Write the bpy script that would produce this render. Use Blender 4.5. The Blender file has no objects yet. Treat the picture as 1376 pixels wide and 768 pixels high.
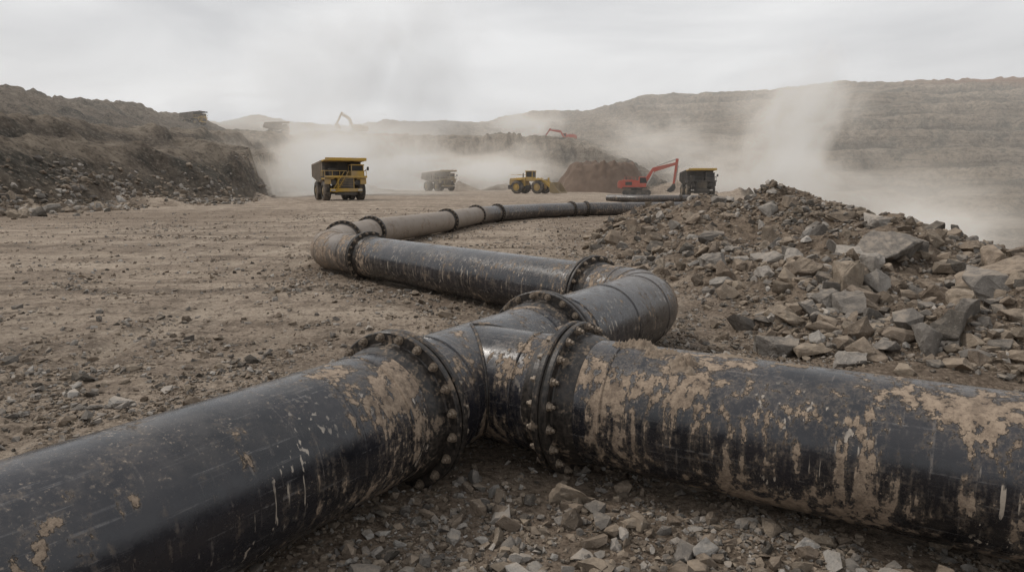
import bpy, bmesh, math, random
import numpy as np
from mathutils import Vector, Matrix
random.seed(7); rng=np.random.default_rng(11)
S=bpy.context.scene
S.view_settings.view_transform='Standard'; S.view_settings.look='None'; S.view_settings.exposure=0
COL=S.collection
# ------------------------------------------------------------------ noise
def _h(ix,iy,s):
    h=(ix*374761393+iy*668265263+s*144269504)&0xffffffff
    h=((h^(h>>13))*1274126177)&0xffffffff
    h=h^(h>>16)
    return (h&0xffffff)/float(0xffffff)
def vn(x,y,s=0):
    ix=np.floor(x).astype(np.int64); iy=np.floor(y).astype(np.int64)
    fx=x-ix; fy=y-iy; fx=fx*fx*(3-2*fx); fy=fy*fy*(3-2*fy)
    a=_h(ix,iy,s);b=_h(ix+1,iy,s);c=_h(ix,iy+1,s);d=_h(ix+1,iy+1,s)
    return (a*(1-fx)+b*fx)*(1-fy)+(c*(1-fx)+d*fx)*fy
def fbm(x,y,o=4,s=0,g=.5):
    t=0;a=1;n=0
    for i in range(o):
        t=t+a*vn(x*2**i+17.3*i,y*2**i-9.1*i,s+i); n+=a; a*=g
    return t/n
def sm(e0,e1,x):
    t=np.clip((x-e0)/(e1-e0),0,1); return t*t*(3-2*t)
# ------------------------------------------------------------------ terrain
KEYS=[ # bearing (tan), [(Y,z)...]
(-1.6,[(42,0),(52,6),(64,6.5),(72,11),(110,14),(150,26),(300,36),(380,40)]),
(-.75,[(62,0),(78,7.2),(94,7.8),(103,12.5),(165,16),(215,33),(420,36),(520,38)]),
(-.565,[(84,0),(103,8.5),(126,9.4),(138,14),(220,18),(300,38),(600,46),(700,48)]),
(-.44,[(104,0),(126,9),(162,11),(178,16),(300,24),(400,40),(660,58),(760,60)]),
(-.39,[(118,0),(144,10),(200,13.5),(216,18),(362,30),(470,34),(660,66),(760,67)]),
(-.365,[(140,0),(182,9),(240,14),(262,19),(366,30),(510,34),(670,69),(770,70)]),
(-.32,[(240,0),(300,15),(340,22),(360,29),(380,31),(560,36),(700,71),(800,72)]),
(-.27,[(292,1),(335,24),(360,29),(372,32),(400,33),(600,37),(760,70),(860,70)]),
(-.05,[(305,1),(345,26),(365,28),(372,31),(410,32),(640,40),(900,86),(1000,86)]),
(.06,[(300,1),(340,24),(362,27),(372,30),(420,30),(640,42),(900,97),(1000,97)]),
(.122,[(290,1),(325,19),(350,23),(362,26),(430,27),(600,45),(900,102),(1000,102)]),
(.175,[(275,0),(310,13),(345,17),(360,21),(430,25),(600,48),(900,118),(1000,119)]),
(.26,[(230,0),(270,-4),(310,-6),(370,6),(440,24),(600,54),(900,121),(1000,122)]),
(.34,[(160,0),(200,-12),(300,-16),(390,10),(480,32),(640,68),(900,124),(1000,124)]),
(.45,[(62,0),(95,-14),(220,-26),(370,0),(480,36),(620,76),(830,122),(950,122)]),
(.558,[(36,0),(62,-13),(200,-30),(350,-6),(460,36),(590,78),(760,116),(900,117)]),
(.75,[(22,0),(44,-14),(180,-36),(330,-10),(430,30),(540,68),(680,106),(800,108)]),
(1.6,[(18,0),(36,-12),(120,-34),(220,-10),(290,30),(360,60),(450,80),(520,82)]),
]
kth=[-math.pi]+[math.atan(k[0]) for k in KEYS]+[math.pi]
BK=[(260,0),(290,10),(310,12),(340,22),(380,24),(420,34),(500,40),(600,42)]
kr=[[p[0] for p in BK]]+[[p[0]*math.sqrt(1+k[0]**2) for p in k[1]] for k in KEYS]+[[p[0] for p in BK]]
kz=[[p[1] for p in BK]]+[[p[1] for p in k[1]] for k in KEYS]+[[p[1] for p in BK]]
kr=np.array(kr);kz=np.array(kz);kth=np.array(kth)
MOUNDS=[(10.2,26,2.15,3.4,4.2),(8.9,31.5,1.75,3.0,4.0),(7.2,25,1.05,2.4,4.5),(6.9,33,1.2,2.0,3.5),(12.2,22,1.35,2.6,3.0),
(9.2,18.2,1.25,2.6,2.8),(7.0,14.2,.8,2.2,2.8),(11.2,14.2,.95,2.3,2.6),(9.2,10.6,.9,2.4,1.8),(6.0,19.5,.75,1.8,4.5),
(14,11.5,1.05,2.8,2.4),(5.7,10.6,.4,1.5,1.2),(13.4,17,.8,2.8,3),(12,7.7,.6,3.2,1.6),(5.2,27,.55,1.6,4.0),(7.6,9.4,.55,2.2,1.2)]
FARM=[(-18,235,3.0,8,6),(-3,240,2.4,9,6),(-70,150,3.2,14,5),(-52,128,2.6,8,4),(-92,110,2.6,12,4),(48,200,4,14,8),(60,170,3,12,8),(8,215,2.0,12,6),(-40,190,2,10,4),(-75,118,1.8,10,3),(-46,84,1.8,8,3),(-50,66,1.6,6,3)]
def moundf(x,y):
    z=np.zeros_like(x)
    for cx,cy,h,sx,sy in MOUNDS:
        wx=x+ (fbm(x*.5,y*.5,2,91)-.5)*1.6; wy=y+(fbm(x*.5,y*.5,2,92)-.5)*1.6
        d=np.sqrt(((wx-cx)/sx)**2+((wy-cy)/sy)**2)
        z=np.maximum(z,h*np.clip(1-d*.62,0,1)**1.05*1.12)
    return z
def terrain(x,y,full=False):
    x=np.asarray(x,float);y=np.asarray(y,float)
    r0=np.hypot(x,y); th=np.arctan2(x,y)
    big=sm(45,110,r0); lf=sm(-.15,-.32,th)
    r=r0*(1+big*(.08-.03*lf)*(fbm(x/38,y/38,4,5)-.5)+big*.03*(fbm(x/9,y/9,3,6)-.5))
    th2=th+big*.04*(fbm(x/50,y/50,3,8)-.5)
    R=[np.interp(th2,kth,kr[:,k]) for k in range(8)]
    Z=[np.interp(th2,kth,kz[:,k]) for k in range(8)]
    z=Z[0]*sm(0,1,r/R[0])*1.0
    T=[]
    for k in range(7):
        t=np.clip((r-R[k])/(R[k+1]-R[k]),0,1); T.append(t)
        z=z+(Z[k+1]-Z[k])*t
    wall=sm(-.03,.05,(r-R[0])/R[0])
    def terr(z,s,ph):
        q=z/s+ph; f=q-np.floor(q); return s*(np.floor(q)-ph+sm(.40,.90,f)),f
    right=sm(.08,.20,th)*sm(200,300,r0)
    irr=fbm(x/70,y/70,3,36)
    zw=z+14*(fbm(x/150,y/150,3,31)-.5)+5*(fbm(x/32,y/32,3,32)-.5)
    zt,f=terr(zw,14.,.3)
    tk=.95*sm(.28,.48,irr)+.0
    z=z*(1-tk*right)+(zt-(zw-z))*tk*right
    mid=sm(330,420,r0)*(1-right)*sm(-.38,-.28,th); zl,fm=terr(z,14,.35); z=z*(1-.5*mid)+zl*.5*mid
    nb=(fbm(x/16,y/16,4,33)-.5)*.7
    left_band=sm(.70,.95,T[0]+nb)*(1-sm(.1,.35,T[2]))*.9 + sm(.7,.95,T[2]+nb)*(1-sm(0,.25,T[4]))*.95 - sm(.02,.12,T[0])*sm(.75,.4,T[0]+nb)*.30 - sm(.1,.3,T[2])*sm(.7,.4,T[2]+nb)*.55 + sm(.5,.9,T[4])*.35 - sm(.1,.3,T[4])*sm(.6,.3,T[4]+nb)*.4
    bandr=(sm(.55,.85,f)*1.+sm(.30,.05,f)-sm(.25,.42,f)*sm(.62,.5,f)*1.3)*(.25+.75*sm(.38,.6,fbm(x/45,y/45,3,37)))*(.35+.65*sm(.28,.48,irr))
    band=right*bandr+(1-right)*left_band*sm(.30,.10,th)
    sc=np.clip(r0/160,.3,3.); nl=1-.35*lf*sm(220,120,r0)
    rg=1-np.abs(2*fbm(x/(9),y/(9),5,41,.55)-1)
    gl=1-np.abs(2*fbm(th*R[0]/7+3,r/28,4,47,.6)-1)
    inw=sm(0,.04,(r-R[0])/R[0])*sm(1.25,.9,(r-R[0])/(R[1]-R[0]))
    am=(1-.30*right)*nl
    z=z+wall*am*( (rg-.75)*2.6*np.clip(sc,.5,1.6) + (fbm(x/30,y/30,4,45)-.5)*4*np.clip(sc,.3,1.5) + (fbm(x/3.,y/3.,4,46,.6)-.5)*1.9+ inw*(gl-.8)*10*np.clip(sc,.4,1.3))
    fl=(1-wall)
    z=z+fl*((fbm(x/7,y/7,3,51)-.5)*.16*sm(2,14,r0)+(fbm(x/.9,y/.9,3,55)-.5)*.09+(fbm(x/.17,y/.17,3,57)-.5)*.04*(1-sm(18,40,r0)))
    wv=x+.0023*np.maximum(y-8,0)**2+(fbm(x/9,y/9,2,61)-.5)*2.2+(fbm(x/1.5,y/1.5,2,62)-.5)*.35
    rut=np.zeros_like(x)
    for c,w,a in ((-6.5,.28,1),(-8.6,.30,.8),(-10.6,.34,.5),(-12.4,.34,.6),(-4.3,.22,.6),(-15.5,.5,.5),(-18.4,.5,.4),(-22,.6,.6),(-25.5,.6,.4),(-31,.9,.5),(-36,.9,.5)):
        rut=rut+a*np.exp(-((wv-c)/w)**4)
    wv2=x*.16+y*.99+3*(fbm(x/20,y/20,2,63)-.5)*3
    for c,w in ((21,.4),(23.5,.4),(30,.6),(34,.6),(42,1.),(47,1.),(58,1.5),(70,2)):
        rut=rut+.5*np.exp(-((wv2-c)/w)**2)
    rut=np.clip(rut,0,1.1)*(1-sm(-3.8,-2.4,x))*sm(.36,.58,fbm(x/2.6,y/2.6,4,66))
    tread=(np.sin(y*2*math.pi/.24+np.abs(wv*9))>.1)*.022*sm(30,12,r0)
    z=z-fl*rut*(.055*(.5+1.*vn(x/.35,y/.35,64))+tread)
    m=moundf(x,y)
    z=z+m+ sm(.02,.4,m)*((fbm(x/1.1,y/1.1,4,71)-.5)*.62+(fbm(x/.25,y/.25,3,75)-.5)*.14)
    for cx,cy,h,sx,sy in FARM:
        d=np.sqrt(((x-cx)/sx)**2+((y-cy)/sy)**2)
        z=z+h*np.clip(1-d,0,1)*(.4+1.1*fbm(x/3,y/3,4,77))
    if full: return z,wall,sm(.03,.5,m),rut*fl,th,R,Z,np.clip(band,-1,1)
    return z
def H(x,y): return float(terrain(np.array([x]),np.array([y]))[0])
# ------------------------------------------------------------------ node helper
class NT:
    def __init__(s,name):
        s.m=bpy.data.materials.new(name); s.m.use_nodes=True
        s.t=s.m.node_tree; s.n=s.t.nodes; s.l=s.t.links
        s.b=s.n.get('Principled BSDF'); s.out=s.n.get('Material Output')
    def node(s,ty,**k):
        n=s.n.new(ty)
        for a,b in k.items(): setattr(n,a,b)
        return n
    def put(s,sock,v):
        if hasattr(v,'is_output'): s.l.new(v,sock)
        elif isinstance(v,(tuple,list)) and len(v)==3 and sock.type=='RGBA': sock.default_value=(*v,1)
        else: sock.default_value=v
    def math(s,op,a,b=0,c=None,clamp=False):
        n=s.node('ShaderNodeMath',operation=op,use_clamp=clamp); s.put(n.inputs[0],a); s.put(n.inputs[1],b)
        if c is not None: s.put(n.inputs[2],c)
        return n.outputs[0]
    def coord(s,k='Object'): return s.node('ShaderNodeTexCoord').outputs[k]
    def map(s,v,scale=(1,1,1),rot=(0,0,0),loc=(0,0,0)):
        n=s.node('ShaderNodeMapping'); s.put(n.inputs['Vector'],v); n.inputs['Scale'].default_value=scale; n.inputs['Rotation'].default_value=rot; n.inputs['Location'].default_value=loc
        return n.outputs[0]
    def noise(s,v,sc,d=6,r=.55,dist=0.):
        n=s.node('ShaderNodeTexNoise'); s.put(n.inputs['Vector'],v); n.inputs['Scale'].default_value=sc; n.inputs['Detail'].default_value=d; n.inputs['Roughness'].default_value=r; n.inputs['Distortion'].default_value=dist
        return n.outputs[0]
    def step(s,v,a,b,o0=0.,o1=1.):
        n=s.node('ShaderNodeMapRange',interpolation_type='SMOOTHSTEP'); s.put(n.inputs[0],v)
        n.inputs[1].default_value=a;n.inputs[2].default_value=b;n.inputs[3].default_value=o0;n.inputs[4].default_value=o1
        return n.outputs[0]
    def mix(s,f,a,b,mode='MIX'):
        n=s.node('ShaderNodeMix',data_type='RGBA',blend_type=mode); s.put(n.inputs[0],f); s.put(n.inputs[6],a); s.put(n.inputs[7],b)
        return n.outputs[2]
    def attr(s,name): return s.node('ShaderNodeAttribute',attribute_name=name)
    def bump(s,h,st=1.,d=.02,nrm=None):
        n=s.node('ShaderNodeBump'); s.put(n.inputs['Height'],h); n.inputs['Strength'].default_value=st; n.inputs['Distance'].default_value=d
        if nrm is not None: s.l.new(nrm,n.inputs['Normal'])
        return n.outputs[0]
    def fin(s,col=None,rough=None,nrm=None,metal=None,spec=None):
        if col is not None: s.put(s.b.inputs['Base Color'],col)
        if rough is not None: s.put(s.b.inputs['Roughness'],rough)
        if nrm is not None: s.put(s.b.inputs['Normal'],nrm)
        if metal is not None: s.put(s.b.inputs['Metallic'],metal)
        if spec is not None: s.b.inputs['Specular IOR Level'].default_value=spec
        return s.m
def mat_ground():
    t=NT('pit_ground'); P=t.coord()
    wall=t.attr('wall').outputs['Fac']; mound=t.attr('mound').outputs['Fac']; rut=t.attr('rut').outputs['Fac']; red=t.attr('red').outputs['Fac']; dark=t.attr('dark').outputs['Fac']; strat=t.attr('strata').outputs['Fac']; band=t.attr('band').outputs['Fac']
    n0=t.noise(P,.09,7,.6); n1=t.noise(P,.45,8,.62); n2=t.noise(P,2.5,8,.68); n3=t.noise(P,15,6,.72); n4=t.noise(P,70,3,.6)
    st=t.noise(t.map(P,(.05,.55,.3),(0,0,.25)),1,7,.65)
    st2=t.noise(t.map(P,(2.0,.22,.3),(0,0,-.10)),1,6,.65)
    c=t.mix(t.step(n1,.38,.64),(.225,.175,.132),(.40,.322,.25))
    c=t.mix(t.math('MULTIPLY',t.step(n0,.48,.60),.6),c,(.185,.145,.111))
    c=t.mix(t.math('MULTIPLY',t.step(st,.46,.60),.7),c,(.45,.37,.29))
    c=t.mix(t.math('MULTIPLY',t.step(st,.46,.36),.75),c,(.14,.11,.085))
    c=t.mix(t.math('MULTIPLY',t.step(st2,.53,.64),.45),c,(.47,.392,.31))
    c=t.mix(t.math('MULTIPLY',t.step(n2,.5,.60),.7),c,(.14,.109,.082))
    c=t.mix(t.math('MULTIPLY',t.step(n3,.53,.66),.6),c,(.52,.44,.355))
    c=t.mix(t.math('MULTIPLY',t.step(n3,.48,.36),.85),c,(.078,.061,.046))
    c=t.mix(t.math('MULTIPLY',rut,t.step(n2,.3,.6,.15,.5)),c,(.52,.435,.345))
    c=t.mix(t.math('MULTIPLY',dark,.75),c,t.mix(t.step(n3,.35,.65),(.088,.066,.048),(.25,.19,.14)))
    mc=t.mix(t.step(n2,.38,.62),(.105,.078,.057),(.285,.22,.162))
    mc=t.mix(t.math('MULTIPLY',t.step(n3,.52,.66),.6),mc,(.40,.325,.25))
    mc=t.mix(t.math('MULTIPLY',t.step(n3,.46,.34),.6),mc,(.05,.039,.03))
    c=t.mix(t.math('MULTIPLY',mound,.9),c,mc)
    sx=t.noise(t.map(P,(.006,.006,.17)),1,8,.62,.6)
    sy=t.noise(t.map(P,(.02,.02,.6)),1,8,.65,.4)
    w1=t.noise(P,.05,9,.65); w2=t.noise(P,.35,9,.74); w3=t.noise(P,1.6,7,.74)
    wc=t.mix(t.math('MULTIPLY',t.step(sx,.42,.58),strat),(.215,.175,.137),(.28,.225,.17))
    wc=t.mix(t.math('MULTIPLY',strat,t.math('MULTIPLY',t.step(sy,.5,.58),.6)),wc,(.36,.30,.235))
    wc=t.mix(t.math('MULTIPLY',strat,t.math('MULTIPLY',t.step(sy,.48,.40),.6)),wc,(.06,.052,.043))
    wc=t.mix(t.math('MULTIPLY',t.step(w1,.49,.58),.7),wc,(.088,.091,.080))
    wc=t.mix(t.math('MULTIPLY',t.step(w2,.5,.62),.65),wc,(.38,.315,.245))
    wc=t.mix(t.math('MULTIPLY',t.step(w2,.48,.36),.75),wc,(.055,.05,.043))
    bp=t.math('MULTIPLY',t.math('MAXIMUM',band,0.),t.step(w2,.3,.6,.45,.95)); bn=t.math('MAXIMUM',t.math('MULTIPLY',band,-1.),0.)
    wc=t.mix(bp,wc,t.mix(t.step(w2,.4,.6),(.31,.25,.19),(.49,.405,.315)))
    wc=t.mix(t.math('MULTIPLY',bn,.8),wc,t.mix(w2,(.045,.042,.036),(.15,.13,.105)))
    wc=t.mix(t.math('MULTIPLY',t.step(w3,.53,.62),.6),wc,(.46,.39,.315))
    wc=t.mix(t.math('MULTIPLY',t.step(w3,.47,.37),.6),wc,(.045,.039,.033))
    wc=t.mix(red,wc,t.mix(t.step(sy,.4,.6),(.27,.12,.07),(.34,.205,.14)))
    c=t.mix(wall,c,wc)
    b1=t.bump(t.math('ADD',t.math('MULTIPLY',n3,.7),t.math('MULTIPLY',n4,.3)),1.,.08)
    b2=t.bump(t.math('MULTIPLY',t.math('ADD',w2,t.math('MULTIPLY',w3,.35)),wall),1.,4.5,b1)
    b3=t.bump(t.math('MULTIPLY',n2,t.math('ADD',.35,mound)),.8,.18,b2)
    return t.fin(c,.95,b3,spec=.15)
def mat_rock(name='rock'):
    t=NT(name); P=t.coord(); a=t.attr('tint').outputs['Color']
    n=t.noise(P,5,8,.65); n2=t.noise(P,28,6,.7)
    c=t.mix(t.step(n,.35,.7),t.mix(.45,a,(.08,.066,.052)),a)
    c=t.mix(t.math('MULTIPLY',t.step(n2,.55,.7),.4),c,(.50,.45,.39))
    g=t.node('ShaderNodeNewGeometry'); nz=t.node('ShaderNodeSeparateXYZ'); t.l.new(g.outputs['Normal'],nz.inputs[0])
    c=t.mix(t.math('MULTIPLY',t.step(nz.outputs[2],.5,1.),t.math('MULTIPLY',t.step(n,.4,.6),.5)),c,(.39,.315,.24))
    return t.fin(c,.92,t.bump(t.math('ADD',n,t.math('MULTIPLY',n2,.4)),1.,.05),spec=.2)
def mat_pipe():
    t=NT('mud_splashed_black_pipe'); P=t.coord(); UV=t.coord('UV'); mud=t.attr('mud').outputs['Fac']; dusty=t.attr('dusty').outputs['Fac']
    n1=t.noise(P,1.7,12,.68,.3); n2=t.noise(t.map(P,(15,15,.8)),1,6,.6); n3=t.noise(P,12,9,.72); n5=t.noise(P,.9,3,.5); n6=t.noise(P,45,5,.7)
    g=t.node('ShaderNodeNewGeometry'); nz=t.node('ShaderNodeSeparateXYZ'); t.l.new(g.outputs['Normal'],nz.inputs[0]); Nz=nz.outputs[2]
    side=t.step(t.math('ABSOLUTE',Nz),1.,.6)
    m=t.math('ADD',mud,t.math('MULTIPLY',t.math('SUBTRACT',n1,.5),1.75))
    m=t.math('ADD',m,t.math('MULTIPLY',t.math('MULTIPLY',t.math('SUBTRACT',n2,.47),1.5),side))
    m=t.math('ADD',m,t.math('MULTIPLY',t.math('SUBTRACT',n3,.5),.9))
    mask=t.step(m,.50,.57)
    thin=t.step(m,.28,.54)
    base=t.mix(t.step(n5,.35,.65),(.008,.009,.012),(.020,.020,.025))
    s1=t.noise(t.map(UV,(1.1,34,1)),1,6,.65); s2=t.noise(t.map(UV,(22,1.3,1)),1,5,.6)
    base=t.mix(t.math('MULTIPLY',t.step(s1,.57,.67),t.math('MULTIPLY',t.step(n3,.40,.58),.55)),base,(.22,.21,.205))
    base=t.mix(t.math('MULTIPLY',t.step(s2,.59,.67),t.math('MULTIPLY',t.step(n3,.42,.58),.5)),base,(.24,.21,.185))
    film=t.math('MULTIPLY',t.step(Nz,.2,1.),t.step(t.noise(P,3.2,9,.72),.42,.64))
    base=t.mix(t.math('MULTIPLY',film,.18),base,(.22,.19,.165))
    d1=t.noise(t.map(P,(26,26,.7)),1,3,.5); dm=t.math('MULTIPLY',t.step(d1,.62,.66),t.step(t.noise(P,1.3,4,.6),.48,.56))
    base=t.mix(t.math('MULTIPLY',t.math('MULTIPLY',dm,side),.9),base,(.46,.40,.33))
    spk=t.step(n6,.59,.65)
    base=t.mix(t.math('MULTIPLY',spk,t.math('MULTIPLY',t.step(n1,.42,.58),.8)),base,(.36,.29,.225))
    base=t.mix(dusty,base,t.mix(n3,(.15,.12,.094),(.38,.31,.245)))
    mc=t.mix(t.step(n3,.34,.64),(.16,.118,.084),(.37,.285,.21))
    mc=t.mix(t.math('MULTIPLY',t.step(n6,.5,.62),.5),mc,(.13,.097,.072))
    c=t.mix(t.math('MULTIPLY',thin,t.math('MULTIPLY',t.step(n6,.38,.6),.6)),base,(.17,.133,.10))
    c=t.mix(mask,c,mc)
    rg=t.math('ADD',t.math('MULTIPLY',t.step(n3,.3,.7),.22),.14)
    rg=t.math('ADD',rg,t.math('MULTIPLY',t.math('ADD',t.math('ADD',mask,t.math('MULTIPLY',dusty,.8)),t.math('MULTIPLY',thin,.3)),.55),clamp=True)
    hgt=t.math('ADD',t.math('MULTIPLY',mask,t.math('ADD',.6,n3)),t.math('MULTIPLY',n3,.08))
    return t.fin(c,rg,t.bump(hgt,.9,.018),spec=.65)
def mat_flange():
    t=NT('dirty_dark_steel'); P=t.coord()
    n1=t.noise(P,5,10,.7); n2=t.noise(P,28,7,.65)
    m=t.math('ADD',n1,t.math('MULTIPLY',t.math('SUBTRACT',n2,.5),.6))
    c=t.mix(t.step(n2,.35,.65),(.016,.015,.014),(.06,.05,.043))
    c=t.mix(t.math('MULTIPLY',t.step(m,.53,.66),.8),c,(.27,.208,.152))
    return t.fin(c,t.step(m,.45,.65,.38,.9),t.bump(m,.5,.008),metal=0.2)
def mat_plain(name,c1,c2,rough=.5,sc=3,dust=.35,metal=0.,dcol=(.30,.245,.19)):
    t=NT(name); P=t.coord(); n=t.noise(P,sc,7,.6); n2=t.noise(P,sc*.4,6,.65)
    c=t.mix(n,c1,c2); c=t.mix(t.math('MULTIPLY',t.step(n2,.38,.68),dust*2),c,dcol)
    return t.fin(c,rough,t.bump(n,.3,.02),metal=metal)
GROUND=mat_ground(); ROCK=mat_rock(); PIPE=mat_pipe(); FLANGE=mat_flange()
BOLT=mat_plain('rusty_bolt_steel',(.13,.10,.076),(.29,.235,.18),.55,30,.3,.3)
MUD=mat_plain('dried_mud',(.15,.112,.082),(.30,.236,.175),.95,18,.3)
YEL=mat_plain('yellow_machine_paint',(.40,.24,.03),(.52,.33,.05),.55,.8,.32)
DYEL=mat_plain('dusty_yellow_steel',(.20,.145,.07),(.28,.21,.11),.7,.8,.3)
BEDM=mat_plain('worn_steel_body',(.17,.145,.115),(.32,.28,.23),.7,1.2,.3)
DBED=mat_plain('dark_steel_body',(.06,.05,.042),(.12,.10,.08),.7,1.2,.25)
RED=mat_plain('red_machine_paint',(.40,.055,.035),(.48,.085,.05),.5,.8,.2)
DARK=mat_plain('dark_frame_steel',(.018,.017,.016),(.05,.045,.04),.7,1.5,.12)
TYRE=mat_plain('tyre_rubber',(.016,.015,.014),(.04,.036,.032),.85,2,.3)
GLASS=mat_plain('cab_glass',(.012,.014,.017),(.02,.022,.026),.12,1,.05)
PALE=mat_plain('pale_grey_paint',(.42,.40,.37),(.52,.5,.46),.6,1,.2)
BROWN=mat_plain('brown_overburden',(.07,.045,.03),(.17,.112,.076),.95,.7,.2,dcol=(.20,.14,.10))
# ------------------------------------------------------------------ mesh helpers
def mk(name,V,F,mat,parent=None,smooth=False,loc=None):
    me=bpy.data.meshes.new(name)
    V=np.asarray(V,np.float32); F=np.asarray(F,np.int32)
    me.vertices.add(len(V)); me.vertices.foreach_set('co',V.ravel())
    k=F.shape[1]; me.loops.add(F.size); me.loops.foreach_set('vertex_index',F.ravel())
    me.polygons.add(len(F)); me.polygons.foreach_set('loop_start',np.arange(len(F),dtype=np.int32)*k)
    me.polygons.foreach_set('loop_total',np.full(len(F),k,np.int32))
    me.polygons.foreach_set('use_smooth',np.full(len(F),smooth))
    me.update(calc_edges=True); me.materials.append(mat)
    o=bpy.data.objects.new(name,me); COL.objects.link(o)
    if parent: o.parent=parent
    return o
def fattr(o,name,arr):
    a=o.data.attributes.new(name,'FLOAT','POINT'); a.data.foreach_set('value',np.asarray(arr,np.float32))
def empty(name,loc=(0,0,0),rz=0,sc=1.):
    e=bpy.data.objects.new(name,None); e.empty_display_size=.5; COL.objects.link(e); e.location=loc; e.rotation_euler=(0,0,rz); e.scale=(sc,)*3; return e
# ------------------------------------------------------------------ ground sheet
thf=np.radians(np.linspace(-46,46,860)); thb=np.radians(np.linspace(46,314,72)[1:-1])
TH=np.concatenate([thf,thb]); nT=len(TH)
RR=np.concatenate([[.02],np.linspace(.6,3.5,10),np.exp(np.arange(math.log(3.6),math.log(60),.0060)),np.exp(np.arange(math.log(60.2),math.log(330),.0062)),np.exp(np.arange(math.log(331),math.log(1250),.0035)),np.exp(np.linspace(math.log(1270),math.log(9000),16))])
nR=len(RR)
tt,rr=np.meshgrid(TH,RR); X=(rr*np.sin(tt)).ravel(); Y=(rr*np.cos(tt)).ravel()
z,wall,mound,rut,th,Rk,Zk,band=terrain(X,Y,True)
r0=np.hypot(X,Y); z=np.where(r0>1300,z-(r0-1300)*.03,z)
i=np.arange(nR-1)[:,None]*nT; j=np.arange(nT)[None,:]; j2=(j+1)%nT
F=np.stack([(i+j).ravel(),(i+j2).ravel(),(i+nT+j2).ravel(),(i+nT+j).ravel()],1)[:,::-1]
g=mk('ground',np.stack([X,Y,z],1),F,GROUND,smooth=True)
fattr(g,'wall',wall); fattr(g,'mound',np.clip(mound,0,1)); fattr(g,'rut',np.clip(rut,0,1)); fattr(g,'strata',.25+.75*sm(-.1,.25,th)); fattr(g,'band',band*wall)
ztop=Zk[7]; red=sm(.80,.9,z/np.maximum(ztop,1)+.08*(fbm(X/60,Y/60,3,81)-.5))*sm(.47,.6,th)*(1-sm(1.3,1.6,th))*wall*.8
fattr(g,'red',red)
d1=np.array([.52,.854]); d2=np.array([.854,-.52])
PL=np.array([-.93,5.36]); T0=PL+1.055*d1; PR=T0+1.08*d2; P3=PL+2.45*d1; P4=np.array([1.37,11.36]); P5=np.array([-3.67,17.5]); C1=np.array([2.17,10.38]); C2=np.array([-5.3,19.5])
def segd(X,Y,a,b):
    ab=b-a; t=np.clip(((X-a[0])*ab[0]+(Y-a[1])*ab[1])/(ab@ab),0,1)
    return np.hypot(X-a[0]-t*ab[0],Y-a[1]-t*ab[1])
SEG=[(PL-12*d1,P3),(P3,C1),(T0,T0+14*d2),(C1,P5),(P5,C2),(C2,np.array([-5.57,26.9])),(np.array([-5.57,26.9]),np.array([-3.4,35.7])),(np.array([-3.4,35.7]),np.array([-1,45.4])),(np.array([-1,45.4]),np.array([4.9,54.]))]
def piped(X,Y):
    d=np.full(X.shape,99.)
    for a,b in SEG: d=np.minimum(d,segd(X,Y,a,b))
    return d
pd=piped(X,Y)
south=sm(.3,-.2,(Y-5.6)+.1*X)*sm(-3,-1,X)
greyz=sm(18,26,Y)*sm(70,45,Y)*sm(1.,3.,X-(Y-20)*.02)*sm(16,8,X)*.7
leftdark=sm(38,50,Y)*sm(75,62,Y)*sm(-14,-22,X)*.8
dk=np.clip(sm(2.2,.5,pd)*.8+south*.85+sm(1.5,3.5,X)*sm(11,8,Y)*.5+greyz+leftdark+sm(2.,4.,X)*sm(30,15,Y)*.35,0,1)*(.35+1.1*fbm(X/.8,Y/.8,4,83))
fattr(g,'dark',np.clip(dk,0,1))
# ------------------------------------------------------------------ rocks
def hullrock(n,seed,fl=(1,.78,.6),sub=0):
    rs=random.Random(seed); bm=bmesh.new()
    for k in range(n):
        v=Vector((rs.gauss(0,1),rs.gauss(0,1),rs.gauss(0,1))).normalized()*rs.uniform(.78,1.05)
        v=Vector([max(-.72,min(.72,c)) for c in v])
        bm.verts.new((v.x*fl[0],v.y*fl[1],v.z*fl[2]))
    r=bmesh.ops.convex_hull(bm,input=bm.verts)
    for v in [v for v in bm.verts if not v.link_faces]: bm.verts.remove(v)
    if sub:
        bmesh.ops.bevel(bm,geom=bm.edges[:],offset=.02,segments=1,affect='EDGES')
        bmesh.ops.triangulate(bm,faces=bm.faces[:])
        bmesh.ops.subdivide_edges(bm,edges=bm.edges[:],cuts=sub,use_grid_fill=True)
        bmesh.ops.triangulate(bm,faces=bm.faces[:])
        from mathutils import noise as N
        for v in bm.verts:
            p=v.co.copy()
            v.co+=p.normalized()*(.07*(N.fractal(p*2.6+Vector((seed,0,0)),.8,2.,6)))
    bm.verts.index_update()
    V=np.array([v.co[:] for v in bm.verts]); F=np.array([[v.index for v in f.verts] for f in bm.faces])
    bm.free(); return V,F
TINTS=np.array([(.24,.22,.198),(.32,.26,.198),(.42,.385,.345),(.20,.156,.118),(.12,.108,.094),(.28,.222,.168),(.50,.47,.43)])
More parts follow.
